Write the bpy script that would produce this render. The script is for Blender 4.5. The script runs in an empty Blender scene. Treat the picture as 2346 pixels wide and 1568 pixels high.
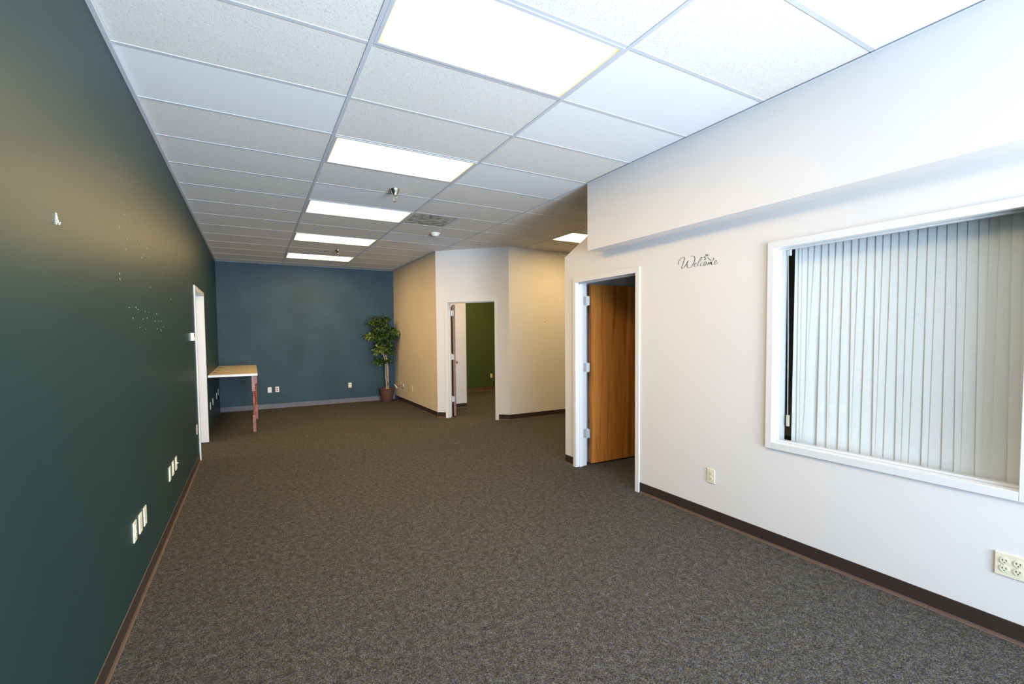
import bpy, bmesh, math, random
from mathutils import Vector, Matrix
random.seed(7)
SC = bpy.context.scene
COL = SC.collection
PI = math.pi

# ---------------------------------------------------------------- camera
cam_d = bpy.data.cameras.new('camera')
cam = bpy.data.objects.new('camera', cam_d); COL.objects.link(cam)
cam_d.sensor_width = 36.0; cam_d.lens = 36.0 * 1038.507 / 2346.0
cam_d.shift_x = 0.007973; cam_d.shift_y = 0.011264
cam_d.clip_start = 0.05; cam_d.clip_end = 100
_r = Vector((0.87464, -0.48468, -0.00964)); _u = Vector((0.02896, 0.03238, 0.99906)); _b = Vector((-0.48391, -0.87409, 0.04236))
cam.matrix_world = Matrix(((_r.x, _u.x, _b.x, -0.58122), (_r.y, _u.y, _b.y, -1.84327), (_r.z, _u.z, _b.z, 1.51933), (0, 0, 0, 1)))
SC.camera = cam

# ---------------------------------------------------------------- world, daylight, exposure
W = bpy.data.worlds.new('sky'); SC.world = W; W.use_nodes = True
W.node_tree.nodes['Background'].inputs[0].default_value = (0.62, 0.78, 1.0, 1)
W.node_tree.nodes['Background'].inputs[1].default_value = 1.0
SC.view_settings.view_transform = 'Standard'; SC.view_settings.look = 'None'
SC.view_settings.gamma = 1.0; SC.view_settings.use_curve_mapping = False
SC.view_settings.exposure = 0.0

def area_light(name, loc, rot, sx, sy, energy, color):
    d = bpy.data.lights.new(name, 'AREA'); d.shape = 'RECTANGLE'; d.size = sx; d.size_y = sy
    d.energy = energy; d.color = color
    o = bpy.data.objects.new(name, d); COL.objects.link(o); o.location = loc; o.rotation_euler = rot
    return o
# daylight coming in through the storefront glass behind the camera
sk = area_light('storefront_skylight', (0.62, -4.38, 1.41), (math.radians(90), 0, 0), 3.3, 2.6, 260, (0.62, 0.80, 1.0))
sk.data.spread = math.radians(120)
bn = area_light('sunlit_pavement_bounce', (2.15, -6.6, 0.45), (math.radians(117), 0, 0), 3.0, 2.4, 850, (0.94, 0.97, 1.0))
bn.data.spread = math.radians(130)

LAMP_COL = (1.0, 0.68, 0.29)
LAMP_POW = 23.5

# ---------------------------------------------------------------- dimensions (metres)
L = -1.19; R = 2.605; H = 3.038; YB = 8.85; YF = -4.2; T = 0.6096
XS = 2.434; SOFZ = 2.363; TW = 0.13; TX = 2.364

# ---------------------------------------------------------------- materials
def lin(c): return tuple(((v / 255) / 12.92 if v / 255 <= 0.04045 else ((v / 255 + 0.055) / 1.055) ** 2.4) for v in c) + (1,)
MATS = {}
def mat(name, col, rough=0.6, metal=0.0, spec=0.5, noise=None, bump=None, rough_noise=None):
    """noise=(scale, amount) varies the colour; bump=(scale, strength, distance)"""
    m = bpy.data.materials.new(name); m.use_nodes = True; nt = m.node_tree; N = nt.nodes; K = nt.links
    b = N['Principled BSDF']
    b.inputs['Base Color'].default_value = tuple(col[:3]) + (1,)
    b.inputs['Roughness'].default_value = rough; b.inputs['Metallic'].default_value = metal
    b.inputs['Specular IOR Level'].default_value = spec
    tc = N.new('ShaderNodeTexCoord')
    if noise:
        n = N.new('ShaderNodeTexNoise'); n.inputs['Scale'].default_value = noise[0]; n.inputs['Detail'].default_value = 4
        K.new(tc.outputs['Object'], n.inputs['Vector'])
        r = N.new('ShaderNodeValToRGB'); a = noise[1]
        r.color_ramp.elements[0].position = 0.3; r.color_ramp.elements[1].position = 0.7
        r.color_ramp.elements[0].color = tuple(v * (1 - a) for v in col[:3]) + (1,)
        r.color_ramp.elements[1].color = tuple(min(1, v * (1 + a)) for v in col[:3]) + (1,)
        K.new(n.outputs['Fac'], r.inputs[0]); K.new(r.outputs[0], b.inputs['Base Color'])
    if bump:
        n2 = N.new('ShaderNodeTexNoise'); n2.inputs['Scale'].default_value = bump[0]; n2.inputs['Detail'].default_value = 3
        K.new(tc.outputs['Object'], n2.inputs['Vector'])
        bp = N.new('ShaderNodeBump'); bp.inputs['Strength'].default_value = bump[1]; bp.inputs['Distance'].default_value = bump[2]
        K.new(n2.outputs['Fac'], bp.inputs['Height']); K.new(bp.outputs[0], b.inputs['Normal'])
    MATS[name] = m
    return m

M = {}
M['green'] = mat('green_satin_wall_paint', (0.011, 0.036, 0.036), 0.42, spec=0.29, noise=(1.2, 0.05), bump=(90, 0.12, 0.002))
M['slate'] = mat('slate_blue_wall_paint', (0.032, 0.067, 0.094), 0.55, spec=0.22, noise=(1.9, 0.16), bump=(90, 0.12, 0.002))
M['cream'] = mat('cream_wall_paint', (0.70, 0.685, 0.685), 0.55, spec=0.3, noise=(1.0, 0.012), bump=(110, 0.10, 0.002))
M['tan'] = mat('lamp_tinted_cream_paint', (0.72, 0.62, 0.50), 0.6, spec=0.3, noise=(1.5, 0.03), bump=(110, 0.10, 0.002))  # cream paint with the lamps' warm light put into its colour
M['olive'] = mat('olive_green_wall_paint', (0.050, 0.084, 0.030), 0.5, spec=0.3, bump=(110, 0.1, 0.002))
M['white'] = mat('white_gloss_trim_paint', (0.70, 0.70, 0.715), 0.3, noise=(3, 0.01))
M['grid'] = mat('white_ceiling_grid_metal', (0.53, 0.57, 0.63), 0.5, noise=(4, 0.02))
M['cream_trim'] = mat('cream_painted_door_frame', (0.73, 0.715, 0.70), 0.4, noise=(3, 0.01))
M['base'] = mat('dark_brown_vinyl_base', (0.036, 0.024, 0.020), 0.42, noise=(5, 0.08))
M['toe'] = mat('worn_brown_vinyl_toe', (0.10, 0.062, 0.045), 0.5, noise=(9, 0.12))
M['base_grey'] = mat('grey_painted_vinyl_base', (0.115, 0.115, 0.145), 0.5, noise=(3, 0.18))
M['ivory'] = mat('ivory_plastic', (0.74, 0.70, 0.54), 0.35, noise=(20, 0.02))
M['whiteplastic'] = mat('white_plastic', (0.80, 0.81, 0.80), 0.4, noise=(20, 0.02))
M['redplastic'] = mat('red_socket_plastic', (0.45, 0.06, 0.04), 0.4, noise=(20, 0.05))
M['dark'] = mat('dark_slot', (0.03, 0.028, 0.025), 0.6, noise=(20, 0.1))
M['chrome'] = mat('polished_chrome', (0.75, 0.73, 0.70), 0.12, metal=1.0, noise=(10, 0.03))
M['zinc'] = mat('zinc_plated_steel', (0.66, 0.69, 0.72), 0.35, metal=0.5, noise=(60, 0.15))
M['black'] = mat('black_vinyl_lettering', (0.02, 0.02, 0.022), 0.5, noise=(10, 0.05))
M['laminate'] = mat('lamp_tinted_white_laminate', (0.62, 0.52, 0.36), 0.4, noise=(30, 0.04))  # white top; the warm lamp light is mixed into this colour
M['edging'] = mat('white_edge_banding', (0.78, 0.78, 0.76), 0.4, noise=(10, 0.02))
M['redwood'] = mat('red_stained_wood', (0.28, 0.085, 0.05), 0.35, noise=(25, 0.35))
M['bark'] = mat('pale_bark', (0.42, 0.34, 0.26), 0.8, noise=(40, 0.3), bump=(60, 0.5, 0.004))
M['leaf'] = mat('ficus_leaf_green', (0.045, 0.080, 0.018), 0.45, noise=(9, 0.6))
M['leaf_light'] = mat('ficus_leaf_yellow_green', (0.19, 0.25, 0.045), 0.45, noise=(9, 0.4))
M['moss'] = mat('dry_moss', (0.17, 0.12, 0.045), 0.95, noise=(60, 0.4), bump=(80, 0.8, 0.01))
M['vane'] = mat('white_fabric_blind_vane', (0.89, 0.93, 0.94), 0.7, noise=(50, 0.02), bump=(400, 0.05, 0.001))
M['slab'] = mat('dark_plenum', (0.10, 0.09, 0.08), 0.9, noise=(3, 0.1))
M['patch'] = mat('white_nail_hole_speck', (0.30, 0.34, 0.32), 0.7, noise=(3, 0.1))

def carpet_mat():
    m = bpy.data.materials.new('speckled_loop_carpet'); m.use_nodes = True; nt = m.node_tree; N = nt.nodes; K = nt.links
    b = N['Principled BSDF']; b.inputs['Roughness'].default_value = 0.95; b.inputs['Specular IOR Level'].default_value = 0.1
    tc = N.new('ShaderNodeTexCoord')
    v = N.new('ShaderNodeTexVoronoi'); v.inputs['Scale'].default_value = 215; v.feature = 'F1'
    K.new(tc.outputs['Object'], v.inputs['Vector'])
    bw = N.new('ShaderNodeSeparateColor'); K.new(v.outputs['Color'], bw.inputs[0])
    r = N.new('ShaderNodeValToRGB'); cr = r.color_ramp; cr.interpolation = 'CONSTANT'
    cols = [(0.0, (0.050, 0.045, 0.050)), (0.14, (0.130, 0.112, 0.070)), (0.30, (0.085, 0.090, 0.108)), (0.5, (0.155, 0.130, 0.066)),
            (0.62, (0.170, 0.180, 0.195)), (0.82, (0.105, 0.078, 0.078)), (0.93, (0.24, 0.23, 0.215))]
    cr.elements[0].position = 0; cr.elements[0].color = cols[0][1] + (1,)
    cr.elements[1].position = cols[1][0]; cr.elements[1].color = cols[1][1] + (1,)
    for p, c in cols[2:]:
        e = cr.elements.new(p); e.color = c + (1,)
    K.new(bw.outputs[0], r.inputs[0])
    n = N.new('ShaderNodeTexNoise'); n.inputs['Scale'].default_value = 26; n.inputs['Detail'].default_value = 5
    K.new(tc.outputs['Object'], n.inputs['Vector'])
    mr = N.new('ShaderNodeMapRange'); mr.inputs['From Min'].default_value = 0.3; mr.inputs['From Max'].default_value = 0.7
    mr.inputs['To Min'].default_value = 0.40; mr.inputs['To Max'].default_value = 0.72
    K.new(n.outputs['Fac'], mr.inputs[0])
    mx = N.new('ShaderNodeMix'); mx.data_type = 'RGBA'; mx.blend_type = 'MULTIPLY'; mx.inputs['Factor'].default_value = 1
    K.new(r.outputs[0], mx.inputs[6]); K.new(mr.outputs[0], mx.inputs[7])
    K.new(mx.outputs[2], b.inputs['Base Color'])
    inv = N.new('ShaderNodeMath'); inv.operation = 'SUBTRACT'; inv.inputs[0].default_value = 1; K.new(v.outputs['Distance'], inv.inputs[1])
    bp = N.new('ShaderNodeBump'); bp.inputs['Strength'].default_value = 0.6; bp.inputs['Distance'].default_value = 0.004
    K.new(inv.outputs[0], bp.inputs['Height']); K.new(bp.outputs[0], b.inputs['Normal'])
    return m
M['carpet'] = carpet_mat()

def tile_mat(name, col, pits, strength):
    m = bpy.data.materials.new(name); m.use_nodes = True; nt = m.node_tree; N = nt.nodes; K = nt.links
    b = N['Principled BSDF']; b.inputs['Roughness'].default_value = 0.9; b.inputs['Specular IOR Level'].default_value = 0.2
    tc = N.new('ShaderNodeTexCoord')
    mp = N.new('ShaderNodeMapping'); mp.inputs['Scale'].default_value = (1, 0.55, 1); K.new(tc.outputs['Object'], mp.inputs['Vector'])
    n = N.new('ShaderNodeTexNoise'); n.inputs['Scale'].default_value = pits; n.inputs['Detail'].default_value = 5; n.inputs['Roughness'].default_value = 0.65
    K.new(mp.outputs[0], n.inputs['Vector'])
    r = N.new('ShaderNodeValToRGB')
    r.color_ramp.elements[0].position = 0.33; r.color_ramp.elements[1].position = 0.46
    r.color_ramp.elements[0].color = tuple(v * (1 - strength) for v in col) + (1,); r.color_ramp.elements[1].color = col + (1,)
    K.new(n.outputs['Fac'], r.inputs[0]); K.new(r.outputs[0], b.inputs['Base Color'])
    bp = N.new('ShaderNodeBump'); bp.inputs['Strength'].default_value = min(1, strength * 2.2); bp.inputs['Distance'].default_value = 0.003
    K.new(n.outputs['Fac'], bp.inputs['Height']); K.new(bp.outputs[0], b.inputs['Normal'])
    return m
M['tile_pit'] = tile_mat('pitted_beige_ceiling_tile', (0.74, 0.73, 0.72), 135, 0.22)
M['tile_new'] = tile_mat('smooth_white_ceiling_tile', (0.76, 0.79, 0.84), 160, 0.05)

def diffuser_mat():
    # acrylic lens of the light: brightest over the tubes, duller and warmer towards its rim
    m = bpy.data.materials.new('lit_acrylic_lens'); m.use_nodes = True; nt = m.node_tree; N = nt.nodes; K = nt.links
    for n in list(N): N.remove(n)
    out = N.new('ShaderNodeOutputMaterial'); em = N.new('ShaderNodeEmission'); tc = N.new('ShaderNodeTexCoord')
    sp = N.new('ShaderNodeSeparateXYZ'); K.new(tc.outputs['Object'], sp.inputs[0])
    def edge(sock, half, soft):
        a = N.new('ShaderNodeMath'); a.operation = 'ABSOLUTE'; K.new(sock, a.inputs[0])
        r = N.new('ShaderNodeMapRange'); r.interpolation_type = 'SMOOTHSTEP'
        r.inputs['From Min'].default_value = half; r.inputs['From Max'].default_value = half - soft
        r.inputs['To Min'].default_value = 0.0; r.inputs['To Max'].default_value = 1.0
        K.new(a.outputs[0], r.inputs[0]); return r.outputs[0]
    e1 = edge(sp.outputs['X'], 0.585, 0.09); e2 = edge(sp.outputs['Y'], 0.288, 0.09)
    mu = N.new('ShaderNodeMath'); mu.operation = 'MULTIPLY'; K.new(e1, mu.inputs[0]); K.new(e2, mu.inputs[1])
    mr = N.new('ShaderNodeMapRange'); mr.inputs['To Min'].default_value = 0.07 * LAMP_POW; mr.inputs['To Max'].default_value = LAMP_POW
    K.new(mu.outputs[0], mr.inputs[0]); K.new(mr.outputs[0], em.inputs['Strength'])
    em.inputs['Color'].default_value = LAMP_COL + (1,)
    K.new(em.outputs[0], out.inputs[0])
    return m
M['lens'] = diffuser_mat()

def glass_mat():
    m = bpy.data.materials.new('clear_window_glass'); m.use_nodes = True; nt = m.node_tree; N = nt.nodes; K = nt.links
    for n in list(N): N.remove(n)
    out = N.new('ShaderNodeOutputMaterial'); mx = N.new('ShaderNodeMixShader')
    tr = N.new('ShaderNodeBsdfTransparent'); tr.inputs[0].default_value = (0.975, 0.98, 0.98, 1)
    gl = N.new('ShaderNodeBsdfGlossy'); gl.inputs['Roughness'].default_value = 0.0
    lw = N.new('ShaderNodeLayerWeight'); lw.inputs['Blend'].default_value = 0.5
    pw = N.new('ShaderNodeMath'); pw.operation = 'POWER'; pw.inputs[1].default_value = 5.0; K.new(lw.outputs['Facing'], pw.inputs[0])
    fr = N.new('ShaderNodeMath'); fr.operation = 'MULTIPLY_ADD'; fr.inputs[1].default_value = 0.96; fr.inputs[2].default_value = 0.04; K.new(pw.outputs[0], fr.inputs[0])
    K.new(fr.outputs[0], mx.inputs[0]); K.new(tr.outputs[0], mx.inputs[1]); K.new(gl.outputs[0], mx.inputs[2]); K.new(mx.outputs[0], out.inputs[0])
    return m
M['glass'] = glass_mat()

def wood_mat():
    m = bpy.data.materials.new('honey_oak_veneer'); m.use_nodes = True; nt = m.node_tree; N = nt.nodes; K = nt.links
    b = N['Principled BSDF']; b.inputs['Roughness'].default_value = 0.4
    tc = N.new('ShaderNodeTexCoord'); mp = N.new('ShaderNodeMapping'); mp.inputs['Scale'].default_value = (7, 7, 0.45)
    K.new(tc.outputs['Object'], mp.inputs['Vector'])
    n = N.new('ShaderNodeTexNoise'); n.inputs['Scale'].default_value = 2.2; n.inputs['Detail'].default_value = 6; n.inputs['Distortion'].default_value = 0.6
    K.new(mp.outputs[0], n.inputs['Vector'])
    r = N.new('ShaderNodeValToRGB'); e = r.color_ramp.elements
    e[0].position = 0.30; e[0].color = (0.42, 0.13, 0.020, 1); e[1].position = 0.70; e[1].color = (0.85, 0.36, 0.085, 1)
    x = r.color_ramp.elements.new(0.48); x.color = (0.74, 0.27, 0.05, 1)
    K.new(n.outputs['Fac'], r.inputs[0])
    mp2 = N.new('ShaderNodeMapping'); mp2.inputs['Scale'].default_value = (90, 90, 2); K.new(tc.outputs['Object'], mp2.inputs['Vector'])
    n2 = N.new('ShaderNodeTexNoise'); n2.inputs['Scale'].default_value = 3; K.new(mp2.outputs[0], n2.inputs['Vector'])
    mr = N.new('ShaderNodeMapRange'); mr.inputs['To Min'].default_value = 0.75; mr.inputs['To Max'].default_value = 1.2; K.new(n2.outputs['Fac'], mr.inputs[0])
    mx = N.new('ShaderNodeMix'); mx.data_type = 'RGBA'; mx.blend_type = 'MULTIPLY'; mx.inputs['Factor'].default_value = 1
    K.new(r.outputs[0], mx.inputs[6]); K.new(mr.outputs[0], mx.inputs[7]); K.new(mx.outputs[2], b.inputs['Base Color'])
    return m
M['oak'] = wood_mat()
M['oak_dark'] = mat('red_brown_door_veneer', (0.20, 0.085, 0.045), 0.45, noise=(14, 0.25))

def vent_mat():
    m = bpy.data.materials.new('dusty_perforated_metal'); m.use_nodes = True; nt = m.node_tree; N = nt.nodes; K = nt.links
    b = N['Principled BSDF']; b.inputs['Roughness'].default_value = 0.8
    tc = N.new('ShaderNodeTexCoord')
    n = N.new('ShaderNodeTexNoise'); n.inputs['Scale'].default_value = 11; n.inputs['Detail'].default_value = 7; n.inputs['Roughness'].default_value = 0.7
    K.new(tc.outputs['Object'], n.inputs['Vector'])
    r = N.new('ShaderNodeValToRGB'); e = r.color_ramp.elements
    e[0].position = 0.36; e[0].color = (0.13, 0.125, 0.115, 1); e[1].position = 0.56; e[1].color = (0.55, 0.55, 0.52, 1)
    K.new(n.outputs['Fac'], r.inputs[0]); K.new(r.outputs[0], b.inputs['Base Color'])
    return m
M['vent'] = vent_mat()

def basket_mat():
    m = bpy.data.materials.new('woven_wicker'); m.use_nodes = True; nt = m.node_tree; N = nt.nodes; K = nt.links
    b = N['Principled BSDF']; b.inputs['Roughness'].default_value = 0.5
    tc = N.new('ShaderNodeTexCoord'); w = N.new('ShaderNodeTexWave'); w.bands_direction = 'Z'; w.inputs['Scale'].default_value = 14; w.inputs['Distortion'].default_value = 3
    w.inputs['Detail'].default_value = 3; w.inputs['Detail Scale'].default_value = 8
    K.new(tc.outputs['Object'], w.inputs['Vector'])
    r = N.new('ShaderNodeValToRGB'); e = r.color_ramp.elements
    e[0].color = (0.035, 0.016, 0.010, 1); e[1].color = (0.20, 0.095, 0.055, 1)
    K.new(w.outputs['Fac'], r.inputs[0]); K.new(r.outputs[0], b.inputs['Base Color'])
    bp = N.new('ShaderNodeBump'); bp.inputs['Strength'].default_value = 0.7; bp.inputs['Distance'].default_value = 0.008
    K.new(w.outputs['Fac'], bp.inputs['Height']); K.new(bp.outputs[0], b.inputs['Normal'])
    return m
M['basket'] = basket_mat()

# ---------------------------------------------------------------- mesh helpers
class MB:
    def __init__(self): self.v = []; self.f = []; self.mi = []; self.mats = []
    def _m(self, m):
        if m is None: return 0
        if m not in self.mats: self.mats.append(m)
        return self.mats.index(m)
    def add(self, vs, fs, m=None):
        o = len(self.v); self.v += [tuple(x) for x in vs]; k = self._m(m)
        for f in fs: self.f.append(tuple(i + o for i in f)); self.mi.append(k)
    def box(self, x0, x1, y0, y1, z0, z1, m=None):
        self.add([(x0, y0, z0), (x1, y0, z0), (x1, y1, z0), (x0, y1, z0), (x0, y0, z1), (x1, y0, z1), (x1, y1, z1), (x0, y1, z1)],
                 [(0, 3, 2, 1), (4, 5, 6, 7), (0, 1, 5, 4), (1, 2, 6, 5), (2, 3, 7, 6), (3, 0, 4, 7)], m)
    def prism(self, pts, z0, z1, m=None):          # pts: CCW plan polygon
        n = len(pts)
        vs = [(p[0], p[1], z0) for p in pts] + [(p[0], p[1], z1) for p in pts]
        fs = [tuple(reversed(range(n))), tuple(range(n, 2 * n))] + [(i, (i + 1) % n, n + (i + 1) % n, n + i) for i in range(n)]
        self.add(vs, fs, m)
    def xprism(self, pts, x0, x1, m=None):         # pts: polygon in (y,z), extruded along x
        n = len(pts)
        vs = [(x0, p[0], p[1]) for p in pts] + [(x1, p[0], p[1]) for p in pts]
        fs = [tuple(reversed(range(n))), tuple(range(n, 2 * n))] + [(i, (i + 1) % n, n + (i + 1) % n, n + i) for i in range(n)]
        self.add(vs, fs, m)
    def lathe(self, prof, seg=24, c=(0, 0, 0), axis='z', m=None, caps=True):
        vs = []; fs = []
        for (r, h) in prof:
            for k in range(seg):
                a = 2 * PI * k / seg; x, y = r * math.cos(a), r * math.sin(a)
                p = (x, y, h) if axis == 'z' else ((x, h, y) if axis == 'y' else (h, x, y))
                vs.append((p[0] + c[0], p[1] + c[1], p[2] + c[2]))
        n = len(prof)
        for i in range(n - 1):
            for k in range(seg):
                a = i * seg + k; b = i * seg + (k + 1) % seg
                fs.append((a, b, b + seg, a + seg))
        if caps:
            fs.append(tuple(reversed(range(seg)))); fs.append(tuple((n - 1) * seg + k for k in range(seg)))
        self.add(vs, fs, m)
    def tube(self, pts, radii, seg=8, m=None):
        pts = [Vector(p) for p in pts]
        if not hasattr(radii, '__len__'): radii = [radii] * len(pts)
        vs = []; fs = []
        for i, p in enumerate(pts):
            t = (pts[min(i + 1, len(pts) - 1)] - pts[max(i - 1, 0)]).normalized()
            a = t.cross(Vector((0, 0, 1)))
            if a.length < 1e-3: a = t.cross(Vector((0, 1, 0)))
            a.normalize(); b = t.cross(a).normalized()
            for k in range(seg):
                q = 2 * PI * k / seg
                vs.append(p + a * math.cos(q) * radii[i] + b * math.sin(q) * radii[i])
        for i in range(len(pts) - 1):
            for k in range(seg):
                x = i * seg + k; y = i * seg + (k + 1) % seg
                fs.append((x, y, y + seg, x + seg))
        fs.append(tuple(reversed(range(seg)))); fs.append(tuple((len(pts) - 1) * seg + k for k in range(seg)))
        self.add(vs, fs, m)
    def build(self, name, m=None, parent=None, smooth=False, bevel=0, kind=None, loc=None, rotz=None):
        me = bpy.data.meshes.new(name); me.from_pydata(self.v, [], self.f)
        if m is not None and not self.mats: me.materials.append(m)
        for x in self.mats: me.materials.append(x)
        if self.mats:
            for p, k in zip(me.polygons, self.mi): p.material_index = k
        bm = bmesh.new(); bm.from_mesh(me); bmesh.ops.recalc_face_normals(bm, faces=bm.faces); bm.to_mesh(me); bm.free()
        if smooth:
            for p in me.polygons: p.use_smooth = True
            me.set_sharp_from_angle(angle=math.radians(35))
        o = bpy.data.objects.new(name, me); COL.objects.link(o)
        if parent: o.parent = parent
        if loc: o.location = loc
        if rotz is not None: o.rotation_euler = (0, 0, rotz)
        if bevel:
            b = o.modifiers.new('bevel', 'BEVEL'); b.width = bevel; b.segments = 2; b.limit_method = 'ANGLE'; b.angle_limit = math.radians(40)
        if kind: o['kind'] = kind
        return o

def thing(name, label, cat, loc=(0, 0, 0), rotz=0, group=None):
    o = bpy.data.objects.new(name, None); COL.objects.link(o); o.location = loc; o.rotation_euler = (0, 0, rotz)
    o.empty_display_size = 0.05
    o['label'] = label; o['category'] = cat
    if group: o['group'] = group
    return o
def tag(o, label, cat, group=None):
    o['label'] = label; o['category'] = cat
    if group: o['group'] = group
    return o
def struct_empty(name, loc=(0, 0, 0), rotz=0):
    o = bpy.data.objects.new(name, None); COL.objects.link(o); o.location = loc; o.rotation_euler = (0, 0, rotz)
    o['kind'] = 'structure'; o.empty_display_size = 0.05
    return o

# ================================================================= SETTING
# floor: one carpet through every room
f = MB(); f.box(-4.4, 7.2, YF - 0.3, 9.4, -0.12, 0.0)
f.build('floor', M['carpet'], kind='structure')

# ceiling ---------------------------------------------------------
LIGHT_ROWS = [0, 3, 6, 9, 12]
holes = {(0, j) for j in LIGHT_ROWS} | {(6, 6), (6, 9), (6, 12), (-6, 8)}
NEW = {(-2, 2), (-2, -4), (2, 0), (2, 1), (2, -2), (2, 3), (2, 8), (0, 5), (2, -4)}
c = MB()
ZT = H + 0.004
cols = [-6, -4, -2, 0, 2, 4, 6, 8, 10]
xr = {i: i * T for i in range(-8, 14)}
for ci in cols:
    x0, x1 = ci * T, (ci + 2) * T
    if ci == -2: x0 = L - 0.02
    if ci == -4: x1 = L - 0.02
    for j in range(-10, 16):
        y0, y1 = j * T, (j + 1) * T
        if y1 <= YF - 0.1 or y0 > 9.3: continue
        if ci == 2 and j == 6:       # half bay: the other half holds the return air panel
            c.box(x0 + T, x1, y0, y1, ZT, ZT + 0.015, M['tile_pit']); continue
        if (ci, j) in holes: continue
        c.box(x0, x1, y0, y1, ZT, ZT + 0.015, M['tile_new'] if (ci, j) in NEW else M['tile_pit'])
c.box(-4.4, 7.2, YF - 0.3, 9.4, H + 0.16, H + 0.26, M['slab'])
ceil = c.build('ceiling', kind='structure')
g = MB()
w = 0.012
for i in (0, 2, 4, 6, 8, 10): g.box(i * T - w, i * T + w, YF, 9.3, H + 0.0, H + 0.004)
for i in (-6, -4): g.box(i * T - w, i * T + w, 4.0, 8.0, H + 0.0, H + 0.004)
for j in range(-8, 16):
    y = j * T
    for i in (-6, -4, -2, 0, 2, 4, 6, 8, 10):
        x0, x1 = i * T + w, (i + 2) * T - w
        if i == -2: x0 = L
        if i == -4: x1 = L - 0.1
        if i < -2 and not (4.0 < y < 8.0): continue
        g.box(x0, x1, y - w, y + w, H + 0.0018, H + 0.006)
g.box(T - w * .8, T + w * .8, 11 * T + w, 12 * T - w, H + 0.0018, H + 0.006)
g.box(3 * T - w, 3 * T + w, 6 * T + w, 7 * T - w, H + 0.0018, H + 0.006)
g.build('ceiling_grid', M['grid'], parent=ceil)
# wall angles where the ceiling meets the walls
tr = MB()
tr.box(L, L + 0.022, YF, YB, H - 0.016, H - 0.002)
tr.box(XS - 0.022, XS, YF, 1.82, H - 0.006, H - 0.003)
tr.box(L, TX, YB - 0.022, YB, H - 0.006, H - 0.003)
tr.box(TX - 0.022, TX, 6.02, YB, H - 0.006, H - 0.003)
tr.build('trim_1', M['grid'], kind='structure')

# left wall with its doorway (y 4.85-5.92)
DL0, DL1, DLZ = 4.85, 5.93, 2.105
w_ = MB()
for (y0, y1, z0, z1) in ((YF - 0.3, DL0 - 0.013, 0, H + 0.16), (DL1 + 0.013, 9.3, 0, H + 0.16), (DL0 - 0.013, DL1 + 0.013, DLZ + 0.013, H + 0.16)):
    w_.box(L - TW, L, y0, y1, z0, z1, M['green'])
for (y, z) in [(1.437, 2.213), (1.58, 2.209), (1.317, 2.118), (1.479, 2.08), (1.654, 2.108), (1.804, 2.135), (1.428, 2.018), (2.044, 2.125), (1.918, 2.065), (1.845, 2.033), (2.097, 2.072), (2.182, 2.038), (2.953, 2.154), (2.831, 2.112), (2.729, 2.092), (2.65, 2.03), (2.896, 2.042), (1.273, 1.862), (1.273, 1.833), (2.094, 1.869), (3.001, 1.849), (1.455, 1.692), (1.625, 1.702), (1.682, 1.694), (1.894, 1.694), (2.024, 1.692), (2.296, 1.693), (1.534, 1.636), (1.818, 1.64), (1.949, 1.651), (2.224, 1.638), (2.369, 1.643), (2.488, 1.644), (1.713, 1.583), (1.895, 1.576), (2.292, 1.582), (2.442, 1.581), (2.567, 1.602), (2.458, 1.569)]:
    rr = random.uniform(0.0025, 0.0045)
    w_.lathe([(rr * 1.5, 0), (rr, 0.001)], 8, (L, y, z), 'x', M['patch'])
w_.build('wall_left', kind='structure')
# back wall
w_ = MB(); w_.box(L - TW, TX + TW, YB, YB + TW, 0, H + 0.16)
w_.build('wall_back', M['slate'], kind='structure')
# cream wall, drawn tan with lamp warmth in its colour
w_ = MB(); w_.box(TX, TX + TW, 6.015, YB, 0, H + 0.16)
w_.build('wall_tan', M['tan'], kind='structure')
# angled wall with its doorway
A = Vector((2.364, 6.010, 0)); B = Vector((3.352, 5.060, 0)); D = (B - A).normalized(); LEN = (B - A).length
ANG = math.atan2(D.y, D.x)           # local +x along the wall, local +y into the room behind
s0, s1, AZ = 0.228, 1.108, 2.105
w_ = MB()
q0, q1 = s0 - 0.013, s1 + 0.013
w_.prism([(0, 0), (q0, 0), (q0, TW), (0.03, TW)], 0, H + 0.16)
w_.prism([(q1, 0), (LEN, 0), (LEN, TW), (q1, TW)], 0, H + 0.16)
w_.prism([(q0, 0), (q1, 0), (q1, TW), (q0, TW)], AZ + 0.013, H + 0.16)
w_.build('wall_angled', M['cream'], kind='structure', loc=A, rotz=ANG)
# hallway wall
w_ = MB(); w_.box(3.352, 7.1, 5.060, 5.19, 0, H + 0.16)
w_.build('wall_hallway', M['cream'], kind='structure')
w_ = MB(); w_.box(7.0, 7.1, 2.3, 9.3, 0, H + 0.16)
w_.build('wall_hallway_end', M['cream'], kind='structure')

# right partition: window, doorway, raked top end ------------------
WY0, WY1, WZ0, WZ1 = -1.185, 0.035, 0.722, 2.115      # window rough opening
DR0, DR1, DRZ = 1.297, 2.240, 2.105                   # door rough opening
YE = 2.435
w_ = MB()
def rp(y0, y1, z0, z1): w_.box(R, R + TW, y0, y1, z0, z1)
rp(YF - 0.3, WY0, 0, H + 0.16); rp(WY0, WY1, 0, WZ0); rp(WY0, WY1, WZ1, H + 0.16); rp(WY1, DR0, 0, H + 0.16)
rake = lambda y: 2.400 + (2.435 - y) * 0.418
w_.xprism([(DR0, DRZ), (DR1, DRZ), (DR1, rake(DR1)), (1.80, rake(1.80)), (1.80, H + 0.16), (DR0, H + 0.16)], R, R + TW)
w_.xprism([(DR1, 0), (YE, 0), (YE, rake(YE)), (DR1, rake(DR1))], R, R + TW)
w_.build('wall_right', M['cream'], kind='structure')
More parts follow.
